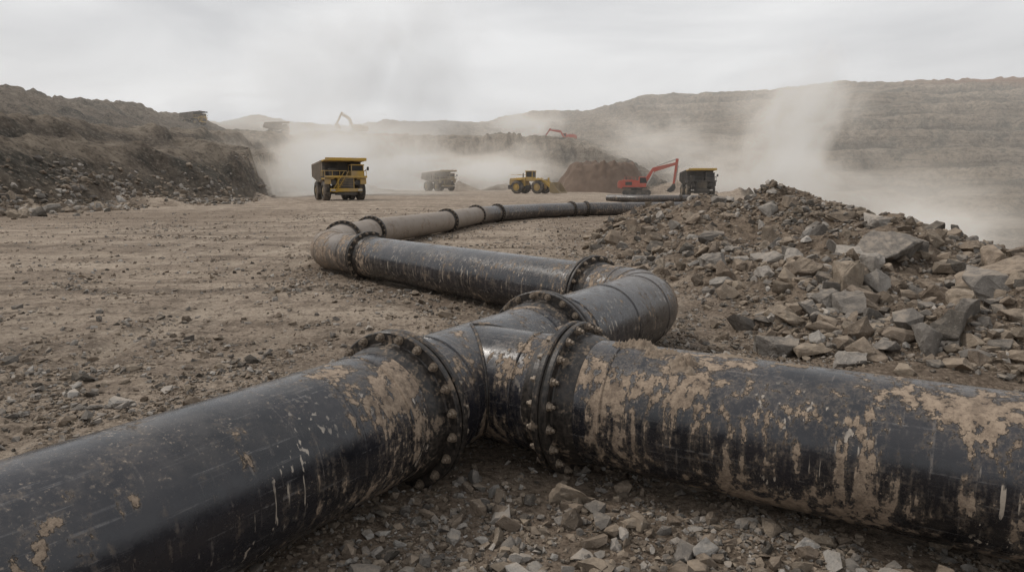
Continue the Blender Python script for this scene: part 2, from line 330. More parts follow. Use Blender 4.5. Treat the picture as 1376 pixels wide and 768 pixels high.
def rockmass(name,pos,size,variants,tw,parent=None):
    n=len(pos); Vs=[];Fs=[];Cs=[];off=0
    ch=rng.integers(0,len(variants),n); tint=TINTS[rng.choice(len(TINTS),n,p=np.array(tw)/sum(tw))]*rng.uniform(.65,1.15,(n,1))
    for k,(V,F) in enumerate(variants):
        idx=np.where(ch==k)[0]
        if not len(idx): continue
        a=rng.uniform(0,6.283,len(idx)); b=rng.normal(0,.35,len(idx)); c=rng.normal(0,.35,len(idx))
        ca,sa=np.cos(a),np.sin(a);cb,sb=np.cos(b),np.sin(b);cc,sc_=np.cos(c),np.sin(c)
        O=np.zeros_like(a);I=np.ones_like(a)
        Rz=np.array([[ca,-sa,O],[sa,ca,O],[O,O,I]]).transpose(2,0,1)
        Rx=np.array([[I,O,O],[O,cb,-sb],[O,sb,cb]]).transpose(2,0,1)
        Ry=np.array([[cc,O,sc_],[O,I,O],[-sc_,O,cc]]).transpose(2,0,1)
        M=Rx@Ry@Rz
        s=size[idx][:,None]*rng.uniform(.7,1.3,(len(idx),3))
        W=np.einsum('nij,vj->nvi',M,V)*s[:,None,:]+pos[idx][:,None,:]
        Vs.append(W.reshape(-1,3)); Fs.append((F[None]+ (np.arange(len(idx))*len(V))[:,None,None]+off).reshape(-1,3)); off+=len(idx)*len(V)
        Cs.append(np.repeat(tint[idx],len(V),0))
    o=mk(name,np.concatenate(Vs),np.concatenate(Fs),ROCK,parent)
    C=np.concatenate(Cs); at=o.data.attributes.new('tint','FLOAT_COLOR','POINT'); at.data.foreach_set('color',np.concatenate([C,np.ones((len(C),1))],1).astype(np.float32).ravel())
    return o
small=[hullrock(9,i) for i in range(16)]; med=[hullrock(16,50+i) for i in range(24)]; bigv=[hullrock(13,90+i,(1,.8,.7),2) for i in range(14)]
N=210000
th_=rng.uniform(math.radians(-44),math.radians(44),N); r_=3.5*np.exp(rng.uniform(0,1,N)**1.2*math.log(70/3.5))
gx=r_*np.sin(th_); gy=r_*np.cos(th_)
cl=fbm(gx/1.6,gy/1.6,4,101); cl2=fbm(gx/.5,gy/.5,3,105); cl3=fbm(gx/5,gy/5,3,107); pdg=piped(gx,gy)
front=(gy<6.)&(gx>-1.5)
dens=.09+.9*sm(.50,.64,cl)*sm(.35,.6,cl2)*(.3+1.2*sm(.42,.6,cl3))
dens=dens*np.where(gx<-5,.75,1)
dens+=.7*sm(3.0,.7,pdg)*sm(.36,.58,cl2)*np.where(front,.25,1)+.30*front*sm(.40,.6,cl2)
bandd=np.abs((gx*.30+gy*.95)-(6.0)-1.2*(cl3-.5))
dens+=1.0*sm(1.5,.2,bandd)*(gx<-1.6)*sm(.36,.55,cl2)
dens+=.4*((gx>1.5)&(gy>9))*sm(.4,.6,cl2)
keep=rng.uniform(0,1,N)<dens
gx,gy,r_=gx[keep],gy[keep],r_[keep]
sz=np.exp(rng.normal(-4.3,.64,len(gx)))*np.clip(r_/5,1,6)**.6; sz=np.clip(sz,.005,.11)
gz=terrain(gx,gy)+sz*.15
rockmass('gravel',np.stack([gx,gy,gz],1),sz,small,[4,4,2.4,4,2,4,1.])
N=7500; th_=rng.uniform(math.radians(-42),math.radians(42),N); r_=3.8*np.exp(rng.uniform(0,1,N)**1.1*math.log(70/3.8)); cx=r_*np.sin(th_);cy=r_*np.cos(th_)
bandc=np.abs((cx*.30+cy*.95)-6.0)
den=.07+.5*((cy<6.)&(cx>-1.3))+.45*sm(2.4,.8,piped(cx,cy))+.35*(cx>2)+.4*sm(.53,.66,fbm(cx/1.6,cy/1.6,4,101))+.5*sm(1.3,.2,bandc)*(cx<-1.6)
k=rng.uniform(0,1,N)<den; cx,cy,r_=cx[k],cy[k],r_[k]
s=np.clip(np.exp(rng.normal(-3.15,.5,len(cx))),.02,.13)*np.clip(r_/6,1,3)**.4
k=(piped(cx,cy)>.35); cx,cy,s=cx[k],cy[k],s[k]
rockmass('cobbles',np.stack([cx,cy,terrain(cx,cy)+s*.2],1),s,med,[4,3,2.5,2,1,3,1.2])
# fallen rock along the foot of the left bank
N=7000; th_=rng.uniform(math.radians(-45),math.radians(-19),N); R0=np.interp(th_,kth,kr[:,0]); q=rng.normal(.0,.075,N); r_=R0*(1.0+q); cx=r_*np.sin(th_);cy=r_*np.cos(th_)
k=fbm(cx/6,cy/6,3,121)+.25*rng.uniform(-1,1,N)>.5; cx,cy=cx[k],cy[k]
s=np.clip(np.exp(rng.normal(-1.25,.5,len(cx))),.1,1.1)
rockmass('fallen_rock',np.stack([cx,cy,terrain(cx,cy)+s*.15],1),s,med,[4,4,2.5,4,2,4,1.2])
N=110000; mx=rng.uniform(2.5,18,N); my=rng.uniform(6.5,38,N); mh=moundf(mx,my)
fine=fbm(mx/2.2,my/2.2,3,111)
kp=rng.uniform(0,1,N)<sm(.005,.18,mh)*(.10+.9*sm(.44,.60,fine))*np.clip(15/my,.35,1)
mx,my,mh=mx[kp],my[kp],mh[kp]
s=np.clip(np.exp(rng.normal(-2.75,.62,len(mx))),.02,.30)
rockmass('rubble',np.stack([mx,my,terrain(mx,my)+s*.18],1),s,med,[4,4,1.2,4.5,1.8,5,.4])
N=1500; mx=rng.uniform(3.3,17,N); my=rng.uniform(8,34,N); mh=moundf(mx,my); kp=(mh>.10)&(mh<1.75)&(rng.uniform(0,1,N)<.6*np.clip(18/my,.3,1)); mx,my=mx[kp],my[kp]
s=np.clip(np.exp(rng.normal(-1.45,.5,len(mx))),.12,.62)
rockmass('broken_rock',np.stack([mx,my,terrain(mx,my)+s*.18],1),s,bigv,[4,3.5,1.8,3,2,4,.6])
BL=[(3.85,9.75,.42,0,(1,.8,.75)),(6.3,12.6,.60,1,(1,.8,1)),(8.9,15.9,.95,0,(1.1,.8,.7)),(9.3,12.5,1.15,5,(1.3,.8,.62)),(5.05,17.1,.52,0,(1,.8,.9)),
(.45,4.95,.22,1,(1,.7,.75)),(1.26,4.22,.135,6,(1,.8,.9)),(1.95,4.25,.11,6,(1,.8,.8)),(-.25,4.75,.13,5,(.6,.6,1.1)),(-.95,4.85,.10,3,(1,.8,.6)),
(4.5,8.9,.28,2,(1,.8,.7)),(5.1,9.1,.32,0,(1,.8,.7)),(4.6,33,.5,4,(1.2,.8,.8)),(5.5,14.7,.36,2,(1,.8,.7)),(7.6,11.2,.5,1,(1,.8,.7)),(6.6,9.5,.36,0,(1,.9,.8)),
(-6.3,12.,.10,4,(1.3,.9,.8)),(7.0,17,.5,2,(1,.8,.8)),(10.8,12.2,.7,1,(1.2,.8,.6)),(8.0,9.6,.5,5,(1.1,.9,.7)),(2.2,4.9,.12,0,(1,.8,.7)),(.9,5.2,.11,5,(1,.8,.7)),(2.9,4.3,.13,1,(1,.8,.6)),(-.4,4.4,.09,2,(1,.8,.7)),(7.2,13.6,.42,2,(1,.8,.8)),(5.6,11.9,.38,0,(1,.9,.8)),(7.9,12.3,.6,3,(1.1,.9,.7))]
for n,(bx,by,s,ti,sc3) in enumerate(BL):
    V,F=hullrock(12+n%5,300+n*3,(1,.85,.8),4)
    a=rng.uniform(0,6.28); c,sn=math.cos(a),math.sin(a)
    W=(V*np.array(sc3))@np.array([[c,sn,0],[-sn,c,0],[0,0,1]])*s*1.12
    o=mk('boulder',W,F,ROCK); o.location=(bx,by,H(bx,by)+s*.30*sc3[2])
    C=np.tile(np.append(TINTS[ti],1.),(len(V),1)).astype(np.float32); at=o.data.attributes.new('tint','FLOAT_COLOR','POINT'); at.data.foreach_set('color',C.ravel())
# ------------------------------------------------------------------ pipeline
PZ=.60; PRD=.52
pl=empty('pipeline')
def v3(p,z=PZ): return np.array([p[0],p[1],z if len(p)<3 else p[2]],float)
def fillet(pts,R,ds=.12,n=14):
    pts=[v3(p) for p in pts]; R=list(R); out=[pts[0]]
    for k in range(1,len(pts)-1):
        a,b,c=pts[k-1],pts[k],pts[k+1]; u=(a-b)/np.linalg.norm(a-b); w=(c-b)/np.linalg.norm(c-b)
        phi=math.acos(np.clip(-(u@w),-1,1)); 
        if phi<.01: out.append(b); continue
        L=min(R[k-1]*math.tan(phi/2),.49*np.linalg.norm(a-b),.49*np.linalg.norm(c-b)); r=L/math.tan(phi/2)
        bis=(u+w)/np.linalg.norm(u+w); cen=b+bis*(r/math.cos(phi/2))
        s0=b+u*L-cen; s1=b+w*L-cen
        for q in range(n+1):
            t=q/n; p=s0*math.sin((1-t)*phi)+s1*math.sin(t*phi); out.append(cen+p/math.sin(phi))
    out.append(pts[-1]); out=np.array(out)
    res=[out[0]]
    for k in range(len(out)-1):
        d=np.linalg.norm(out[k+1]-out[k]); m=max(1,int(d/ds))
        for q in range(1,m+1): res.append(out[k]+(out[k+1]-out[k])*q/m)
    return np.array(res)
def mudf(P):
    x,y=P[:,0],P[:,1]
    m=np.full(len(P),.24)
    for (c,w,a) in ((PL-.35*d1,.75,.28),(PL-3.4*d1,.8,.10),(PR,.9,.06),(PR+.9*d2,.8,.18),(PR+2.3*d2,1.1,.21),(PR+3.8*d2,1.1,.23),(T0,.6,.10),(P3,.7,.12),(P3+.9*d1,.9,.16),(C1,1.0,.14),(P4,.8,.16),((P4*.55+P5*.45),1.2,.05),(P5,1.3,.2),(C2,1.5,.3)):
        m+=a*np.exp(-(((x-c[0])**2+(y-c[1])**2)/w**2))
    return m
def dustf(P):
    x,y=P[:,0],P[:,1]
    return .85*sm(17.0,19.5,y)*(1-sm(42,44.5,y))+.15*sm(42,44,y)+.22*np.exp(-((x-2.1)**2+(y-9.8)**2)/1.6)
def sweep(name,path,r=PRD,segs=96,mat=PIPE,parent=pl,off=0.,dust_k=1.):
    n=len(path); tg=np.gradient(path,axis=0); tg/=np.linalg.norm(tg,axis=1)[:,None]
    side=np.cross(tg,[0,0,1.]); side/=np.linalg.norm(side,axis=1)[:,None]; up=np.cross(side,tg)
    ph=np.linspace(-math.pi/2,1.5*math.pi,segs+1)
    s=np.concatenate([[0],np.cumsum(np.linalg.norm(np.diff(path,axis=0),axis=1))])+off
    rad=np.broadcast_to(np.asarray(r,float),(n,))
    V=path[:,None,:]+rad[:,None,None]*(np.cos(ph)[None,:,None]*side[:,None,:]+np.sin(ph)[None,:,None]*up[:,None,:])
    i=np.arange(n-1)[:,None]*(segs+1); j=np.arange(segs)[None,:]
    F=np.stack([(i+j).ravel(),(i+j+1).ravel(),(i+segs+2+j).ravel(),(i+segs+1+j).ravel()],1)
    V=V.reshape(-1,3); o=mk(name,V,F,mat,parent,True)
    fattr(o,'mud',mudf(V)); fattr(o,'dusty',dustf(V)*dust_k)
    uv=o.data.uv_layers.new(name='UVMap'); U=np.stack([np.repeat(s,segs+1),np.tile(ph*.52,n)],1)
    uv.data.foreach_set('uv',U[F.ravel()].astype(np.float32).ravel())
    return o
def line(a,b,ds=.06):
    a,b=v3(a),v3(b); n=max(2,int(np.linalg.norm(b-a)/ds)); t=np.linspace(0,1,n)[:,None]; return a+(b-a)*t
def revolve(name,prof,c,d,segs=72,mat=FLANGE,parent=pl):
    c=v3(c); d=np.array([d[0],d[1],0.]); d/=np.linalg.norm(d); side=np.cross(d,[0,0,1.])
    ph=np.linspace(0,2*math.pi,segs,endpoint=False)
    V=[]
    for s,r in prof: V.append(c+d*s+r*(np.cos(ph)[:,None]*side+np.sin(ph)[:,None]*np.array([0,0,1.])))
    V=np.concatenate(V); n=len(prof); i=np.arange(n-1)[:,None]*segs; j=np.arange(segs)[None,:]; j2=(j+1)%segs
    F=np.stack([(i+j).ravel(),(i+j2).ravel(),(i+segs+j2).ravel(),(i+segs+j).ravel()],1)
    return mk(name,V,F,mat,parent,False)
def flange(c,d,near=True,nb=20):
    R=.655; t=.055; g=.012
    for sg in (-1,1):
        pr=[(g*sg,PRD-.01),(g*sg,R-.012),((g+.010)*sg,R),((g+t-.010)*sg,R),((g+t)*sg,R-.010),((g+t)*sg,.565),((g+t+.012)*sg,.558),((g+t+.10)*sg,.548),((g+t+.16)*sg,PRD+.004),((g+t+.17)*sg,PRD-.01)]
        revolve('flange_plate',pr,c,d,96 if near else 48)
    revolve('gasket',[(-g,R-.03),(g,R-.03)],c,d,64,DARK)
    c3=v3(c); d3=np.array([d[0],d[1],0.]); d3/=np.linalg.norm(d3); side=np.cross(d3,[0,0,1.]); up=np.array([0,0,1.])
    bm=bmesh.new()
    for k in range(nb):
        a=2*math.pi*(k+.5)/nb; cc=c3+.612*(math.cos(a)*side+math.sin(a)*up)
        for sg in (-1,1):
            for (rr_,dp,s0,sg_) in ((.031,.032,g+t,6),(.039,.006,g+t,12),(.017,.056,g+t,8)):
                M=Matrix.Translation(Vector(cc+d3*sg*(s0+dp/2)))@Vector(d3).to_track_quat('Z','Y').to_matrix().to_4x4()@Matrix.Rotation(random.random(),4,'Z')
                bmesh.ops.create_cone(bm,cap_ends=True,segments=sg_,radius1=rr_,radius2=rr_*.94,depth=dp,matrix=M)
    me=bpy.data.meshes.new('bolts'); bm.to_mesh(me); bm.free(); me.materials.append(BOLT); o=bpy.data.objects.new('flange_bolts',me); COL.objects.link(o); o.parent=pl
def bead(c,d,r=PRD,h=.012,w=.016,name='weld_bead',segs=72):
    return revolve(name,[(-w,r-.004),(-w*.5,r+h*.8),(0,r+h),(w*.5,r+h*.8),(w,r-.004)],c,d,segs,PIPE)
def beadattr(o):
    V=np.zeros(len(o.data.vertices)*3,np.float32); o.data.vertices.foreach_get('co',V); V=V.reshape(-1,3); fattr(o,'mud',mudf(V)); fattr(o,'dusty',dustf(V))
sweep('pipe_run',line(PL-26*d1,PL))
sweep('tee_header',line(PL,P3,.04),off=30)
sweep('tee_branch',line(T0,PR,.04),r=PRD-.001,off=50)
sweep('pipe_run_branch',line(PR,PR+28*d2),off=60)
for sg in (-1,1):
    q=np.linspace(-math.pi/2,math.pi/2,48)
    cu=bpy.data.curves.new('saddle_weld','CURVE'); cu.dimensions='3D'; sp=cu.splines.new('POLY'); sp.points.add(len(q)-1)
    for k,a in enumerate(q):
        p=v3(T0)+np.array([*(d1*sg*PRD*math.cos(a)+d2*PRD*math.cos(a)),PRD*math.sin(a)]); sp.points[k].co=(*p,1)
    cu.bevel_depth=.016; cu.bevel_resolution=3; cu.materials.append(FLANGE); o=bpy.data.objects.new('saddle_weld',cu); COL.objects.link(o); o.parent=pl
beadattr(bead(PL+.42*d1,d1)); beadattr(bead(PR-.36*d2,d2)); beadattr(bead(P3-.38*d1,d1)); beadattr(bead(PL-.42*d1,d1)); beadattr(bead(PR+.45*d2,d2))
beadattr(bead(PL-.9*d1,d1,h=.006)); beadattr(bead(PL-6.4*d1,d1))
path=fillet([P3,C1,P4],[.95],.05,18); sweep('elbow',path,off=100)
tgs=np.gradient(path,axis=0)
L=np.concatenate([[0],np.cumsum(np.linalg.norm(np.diff(path,axis=0),axis=1))])
for s_ in (.45,1.6,2.72,3.1,3.5,3.9):
    k=int(np.searchsorted(L,s_)); 
    if k<len(path): beadattr(bead(path[k][:2],tgs[k][:2]/np.linalg.norm(tgs[k][:2])))
e5=(P5-P4)/np.linalg.norm(P5-P4)
sweep('pipe_run_mid',line(P4,P5,.08),off=120)
P6=np.array([-5.75,23.2]);P7=np.array([-5.57,26.9]);P8=np.array([-3.4,35.7]);P9=np.array([-2.25,42.6]);P10=np.array([-.98,45.6]);P11=np.array([4.6,53.2]);P12=np.array([5.8,53.9])
path=fillet([P5,C2,P6],[1.6],.1,14); sweep('elbow_far',path,off=140)
tgs=np.gradient(path,axis=0); L=np.concatenate([[0],np.cumsum(np.linalg.norm(np.diff(path,axis=0),axis=1))])
for s_ in (.9,1.7,2.3,2.9,3.6):
    k=int(np.searchsorted(L,s_)); beadattr(bead(path[k][:2],tgs[k][:2]/np.linalg.norm(tgs[k][:2])))
path=fillet([P6,P7,P8,P9,P10,(1.5,49.8),P11,P12,(12,55.6),(20,57.5)],[3,8,8,3,12,4,3,8],.2,8)
sweep('pipe_run_far',path,off=160,segs=64)
sweep('pipe_run_distant',fillet([(14.5,104),(20,97.8),(28,98.6)],[14],.5,8),off=300,segs=48)
def dr(a,b): return (b-a)/np.linalg.norm(b-a)
for c,d,nr in ((PL,d1,1),(PR,d2,1),(P3,d1,1),(P4,e5,1),(P5,e5,1),(P6,dr(C2,P6),0),(P7,dr(P6,P8),0),(P8,dr(P7,P9),0),(P9,dr(P8,P10),0),(P10,np.array([.5,.86]),0),(P11,np.array([.8,.6]),0),(P12,np.array([.93,.37]),0),(np.array([24,98.2]),np.array([1,.1]),0),(np.array([27.9,98.6]),np.array([1,.1]),0)):
    flange(c,d,bool(nr))
from mathutils import noise as MN
def clod(s,ang,sx,sy,h,seed):
    n=30; V=[];F=[]
    for a in range(n+1):
        for b in range(n+1):
            u=(a/n-.5)*2; w=(b/n-.5)*2; d=math.hypot(u,w)*(1+.7*MN.noise(Vector((u*2.2+seed,w*2.2,0))))
            hh=max(-.012,h*(1-d**1.4)*(.45+1.3*abs(MN.fractal(Vector((u*4+seed,w*4,seed)),.8,2,6)))-.012) if d<1 else -.012
            an=ang+w*sy/PRD; rad=PRD+hh
            c=v3(PR)+np.array([*(d2*(s+u*sx)),0]); side=np.array([-.52,-.854,0.])
            p=c+rad*(math.sin(an)*side*1.0+math.cos(an)*np.array([0,0,1.])); V.append(p)
    for a in range(n):
        for b in range(n): q=a*(n+1)+b; F.append([q,q+1,q+n+2,q+n+1])
    mk('mud_clod',V,F,MUD,pl,True)
for a in ((.60,.0,.15,.09,.075,1.),(1.0,.40,.15,.13,.06,4.),(.74,.25,.10,.10,.045,9.),(1.32,-.1,.2,.06,.03,12.),(1.75,.0,.18,.05,.025,17.),(.45,.1,.09,.08,.05,25),(.85,.12,.12,.06,.04,31)): clod(*a)
# ------------------------------------------------------------------ machines
def addbm(bm,name,mat,par,bev=0.,smooth=False):
    if bev: bmesh.ops.bevel(bm,geom=bm.edges[:],offset=bev,segments=1,affect='EDGES')
    bmesh.ops.recalc_face_normals(bm,faces=bm.faces[:])
    me=bpy.data.meshes.new(name); bm.to_mesh(me); bm.free(); me.materials.append(mat)
    o=bpy.data.objects.new(name,me); COL.objects.link(o); o.parent=par; return o
def box(par,name,s,c,mat,bev=.05,rot=None,taper=1.):
    bm=bmesh.new(); bmesh.ops.create_cube(bm,size=1)
    for v in bm.verts:
        k=taper if v.co.z>0 else 1.
        v.co=Vector((v.co.x*s[0]*k,v.co.y*s[1]*k,v.co.z*s[2]))
    if rot: bmesh.ops.rotate(bm,verts=bm.verts,matrix=rot)
    bmesh.ops.translate(bm,verts=bm.verts,vec=c)
    return addbm(bm,name,mat,par,min(bev,min(s)*.2))
def prism(par,name,poly,w,axis,mat,off=0.,bev=.05):
    bm=bmesh.new(); f=[]
    for sg in (-.5,.5):
        f.append([bm.verts.new((off+sg*w,p[0],p[1]) if axis=='x' else (p[0],off+sg*w,p[1])) for p in poly])
    bm.faces.new(f[0]); bm.faces.new(f[1][::-1]); n=len(poly)
    for k in range(n): bm.faces.new([f[0][k],f[0][(k+1)%n],f[1][(k+1)%n],f[1][k]])
    bmesh.ops.recalc_face_normals(bm,faces=bm.faces[:])
    return addbm(bm,name,mat,par,bev)
def rod(par,name,a,b,r,mat,seg=8):
    a=Vector(a);b=Vector(b); bm=bmesh.new(); d=b-a
    M=Matrix.Translation((a+b)/2)@d.to_track_quat('Z','Y').to_matrix().to_4x4()
    bmesh.ops.create_cone(bm,cap_ends=True,segments=seg,radius1=r,radius2=r,depth=d.length,matrix=M)
    return addbm(bm,name,mat,par)
def wheel(par,c,r,w,hub=YEL):
    bm=bmesh.new(); n=40; prof=[(-.5,.56),(-.5,.80),(-.44,.94),(-.34,1.),(.34,1.),(.44,.94),(.5,.80),(.5,.56)]
    rings=[]
    for k in range(n):
        a=2*math.pi*k/n; g=.965 if k%2 else 1.
        rings.append([bm.verts.new((c[0]+p[0]*w,c[1]+math.cos(a)*r*p[1]*(g if p[1]>.9 else 1),c[2]+math.sin(a)*r*p[1]*(g if p[1]>.9 else 1))) for p in prof])
    for k in range(n):
        for q in range(len(prof)-1): bm.faces.new([rings[k][q],rings[k][q+1],rings[(k+1)%n][q+1],rings[(k+1)%n][q]])
    addbm(bm,'tyre',TYRE,par)
    bm=bmesh.new(); M=Matrix.Translation(c)@Matrix.Rotation(math.pi/2,4,'Y')
    bmesh.ops.create_cone(bm,cap_ends=True,segments=28,radius1=r*.57,radius2=r*.57,depth=w*.72,matrix=M); bmesh.ops.create_cone(bm,cap_ends=True,segments=20,radius1=r*.26,radius2=r*.26,depth=w*.96,matrix=M)
    addbm(bm,'wheel_hub',hub,par,.03)
def haul_truck(x,y,rz,sc=1.,body=YEL,bed=BEDM,canopy=YEL,load=True):
    e=empty('haul_truck',(x,y,H(x,y)+.02),rz,sc)
    for sx in (-1,1):
        wheel(e,(sx*2.85,-3.1,1.6),1.6,1.2,DYEL)
        wheel(e,(sx*2.85,2.9,1.6),1.6,1.05,DYEL); wheel(e,(sx*1.7,2.9,1.6),1.6,.95,DYEL)
        box(e,'frame_rail',(.5,9.6,.9),(sx*.9,.1,2.0),DARK)
        box(e,'front_fender',(1.6,2.7,.28),(sx*2.6,-3.7,3.55),body)
        box(e,'fender_skirt',(1.0,.22,.9),(sx*2.9,-5.0,3.1),body)
        box(e,'lamp_recess',(.8,.3,.8),(sx*1.95,-5.0,2.9),DARK)
        box(e,'headlight_cluster',(.7,.18,.3),(sx*2.2,-5.62,1.7),PALE,.03)
        rod(e,'suspension_strut',(sx*1.7,-3.4,1.5),(sx*1.5,-3.6,3.6),.28,DARK,12)
        rod(e,'hoist_cylinder',(sx*1.5,-.2,1.9),(sx*1.7,1.4,4.0),.2,PALE,12)
        rod(e,'deck_rail',(sx*3.4,-5.2,4.85),(sx*3.4,-2.4,4.85),.05,body)
        for yy in (-5.2,-3.8,-2.4): rod(e,'rail_post',(sx*3.4,yy,3.9),(sx*3.4,yy,4.85),.05,body)
        rod(e,'mirror_arm',(sx*3.2,-5.2,4.9),(sx*3.55,-5.5,5.2),.05,DARK); box(e,'mirror',(.35,.1,.6),(sx*3.6,-5.5,5.2),DARK,.02)
    rod(e,'rear_axle',(-2.6,2.9,1.55),(2.6,2.9,1.55),.6,DARK,16); rod(e,'front_axle',(-2.4,-3.1,1.55),(2.4,-3.1,1.55),.35,DARK,12)
    box(e,'bumper',(5.2,.5,.55),(0,-5.3,1.7),body); box(e,'bumper_lower',(3.6,.45,.5),(0,-5.1,1.15),DARK)
    box(e,'hood',(2.7,2.6,2.1),(0,-4.0,2.95),body); box(e,'radiator_grille',(2.35,.16,1.85),(0,-5.36,2.95),DARK,.02)
    for k in range(4): box(e,'grille_bar',(2.3,.08,.05),(0,-5.47,2.4+k*.38),DYEL,.01)
    box(e,'deck',(6.9,3.0,.16),(0,-3.85,3.86),DARK,.02); box(e,'deck_edge',(6.95,.14,.34),(0,-5.42,3.86),body,.02)
    rod(e,'front_rail',(-3.4,-5.3,4.8),(.2,-5.3,4.8),.05,body)
    for xx in (-3.4,-2.2,-1.0,.2): rod(e,'rail_post',(xx,-5.3,3.9),(xx,-5.3,4.8),.05,body)
    box(e,'cab',(2.1,2.0,.9),(2.0,-4.0,4.38),body); box(e,'cab_glazing',(2.0,1.9,.95),(2.0,-4.0,5.25),GLASS,.04); box(e,'cab_roof',(2.25,2.15,.2),(2.0,-4.0,5.8),body)
    for dx in (-.98,.98):
        for dy in (-.93,.93): box(e,'cab_pillar',(.14,.14,1.0),(2.0+dx,-4.0+dy,5.25),body,.02)
    box(e,'air_cleaner',(1.3,1.2,1.3),(-1.8,-3.8,4.6),DARK); box(e,'electrical_cabinet',(1.0,1.3,1.1),(-2.7,-3.0,4.5),DARK)
    for k in range(7): box(e,'stair_tread',(.75,.22,.06),(-1.9+.28*k,-5.62,1.4+.4*k),body,.01)
    rod(e,'stair_rail',(-1.6,-5.75,1.7),(.4,-5.75,4.8),.045,body); rod(e,'stair_rail',(-2.3,-5.75,1.7),(-.3,-5.75,4.8),.045,body)
    prism(e,'body_floor',[(-2.1,3.3),(.6,2.95),(6.1,4.1),(6.1,4.35),(.6,3.3),(-2.0,3.65)],6.2,'x',bed)
    for sx in (-1,1):
        prism(e,'body_side',[(-2.3,3.4),(.6,3.0),(6.2,4.15),(5.6,5.9),(-2.3,6.35)],.2,'x',bed,sx*3.15,.03)
        prism(e,'body_top_rail',[(-2.4,6.3),(5.6,5.85),(5.6,6.1),(-2.4,6.6)],.36,'x',bed,sx*3.2,.03)
        for k in range(7):
            y0=-1.6+k*1.12; zt=6.3-(y0+2.3)*.06; zb=3.35 if y0<.6 else 3.0+(y0-.6)*.2
            box(e,'body_rib',(.22,.26,zt-zb),(sx*3.34,y0,(zt+zb)/2),bed,.02)
    prism(e,'head_board',[(-2.4,3.4),(-2.1,3.4),(-2.2,6.5),(-2.5,6.5)],6.3,'x',DARK)
    prism(e,'canopy',[(-2.2,6.3),(-2.2,6.58),(-5.7,6.72),(-5.7,6.46)],6.6,'x',canopy)
    box(e,'canopy_lip',(6.7,.22,.5),(0,-5.75,6.66),canopy)
    for k in range(6): box(e,'canopy_rib',(.16,3.3,.18),(-2.9+k*1.16,-3.95,6.42),canopy,.02)
    if load:
        n=20; V=[];F=[]
        for a in range(n+1):
            for b in range(n+1):
                u=a/n*2-1; w=b/n*2-1
                zz=5.6+1.0*(1-u*u)*(1-abs(w)**2.)+.35*MN.noise(Vector((u*4,w*4,x)))
                V.append((u*3.05,1.5+w*3.7,zz))
        for a in range(n):
            for b in range(n): q=a*(n+1)+b; F.append([q,q+n+1,q+n+2,q+1])
        mk('ore_load',V,F,BROWN,e,False)
    return e
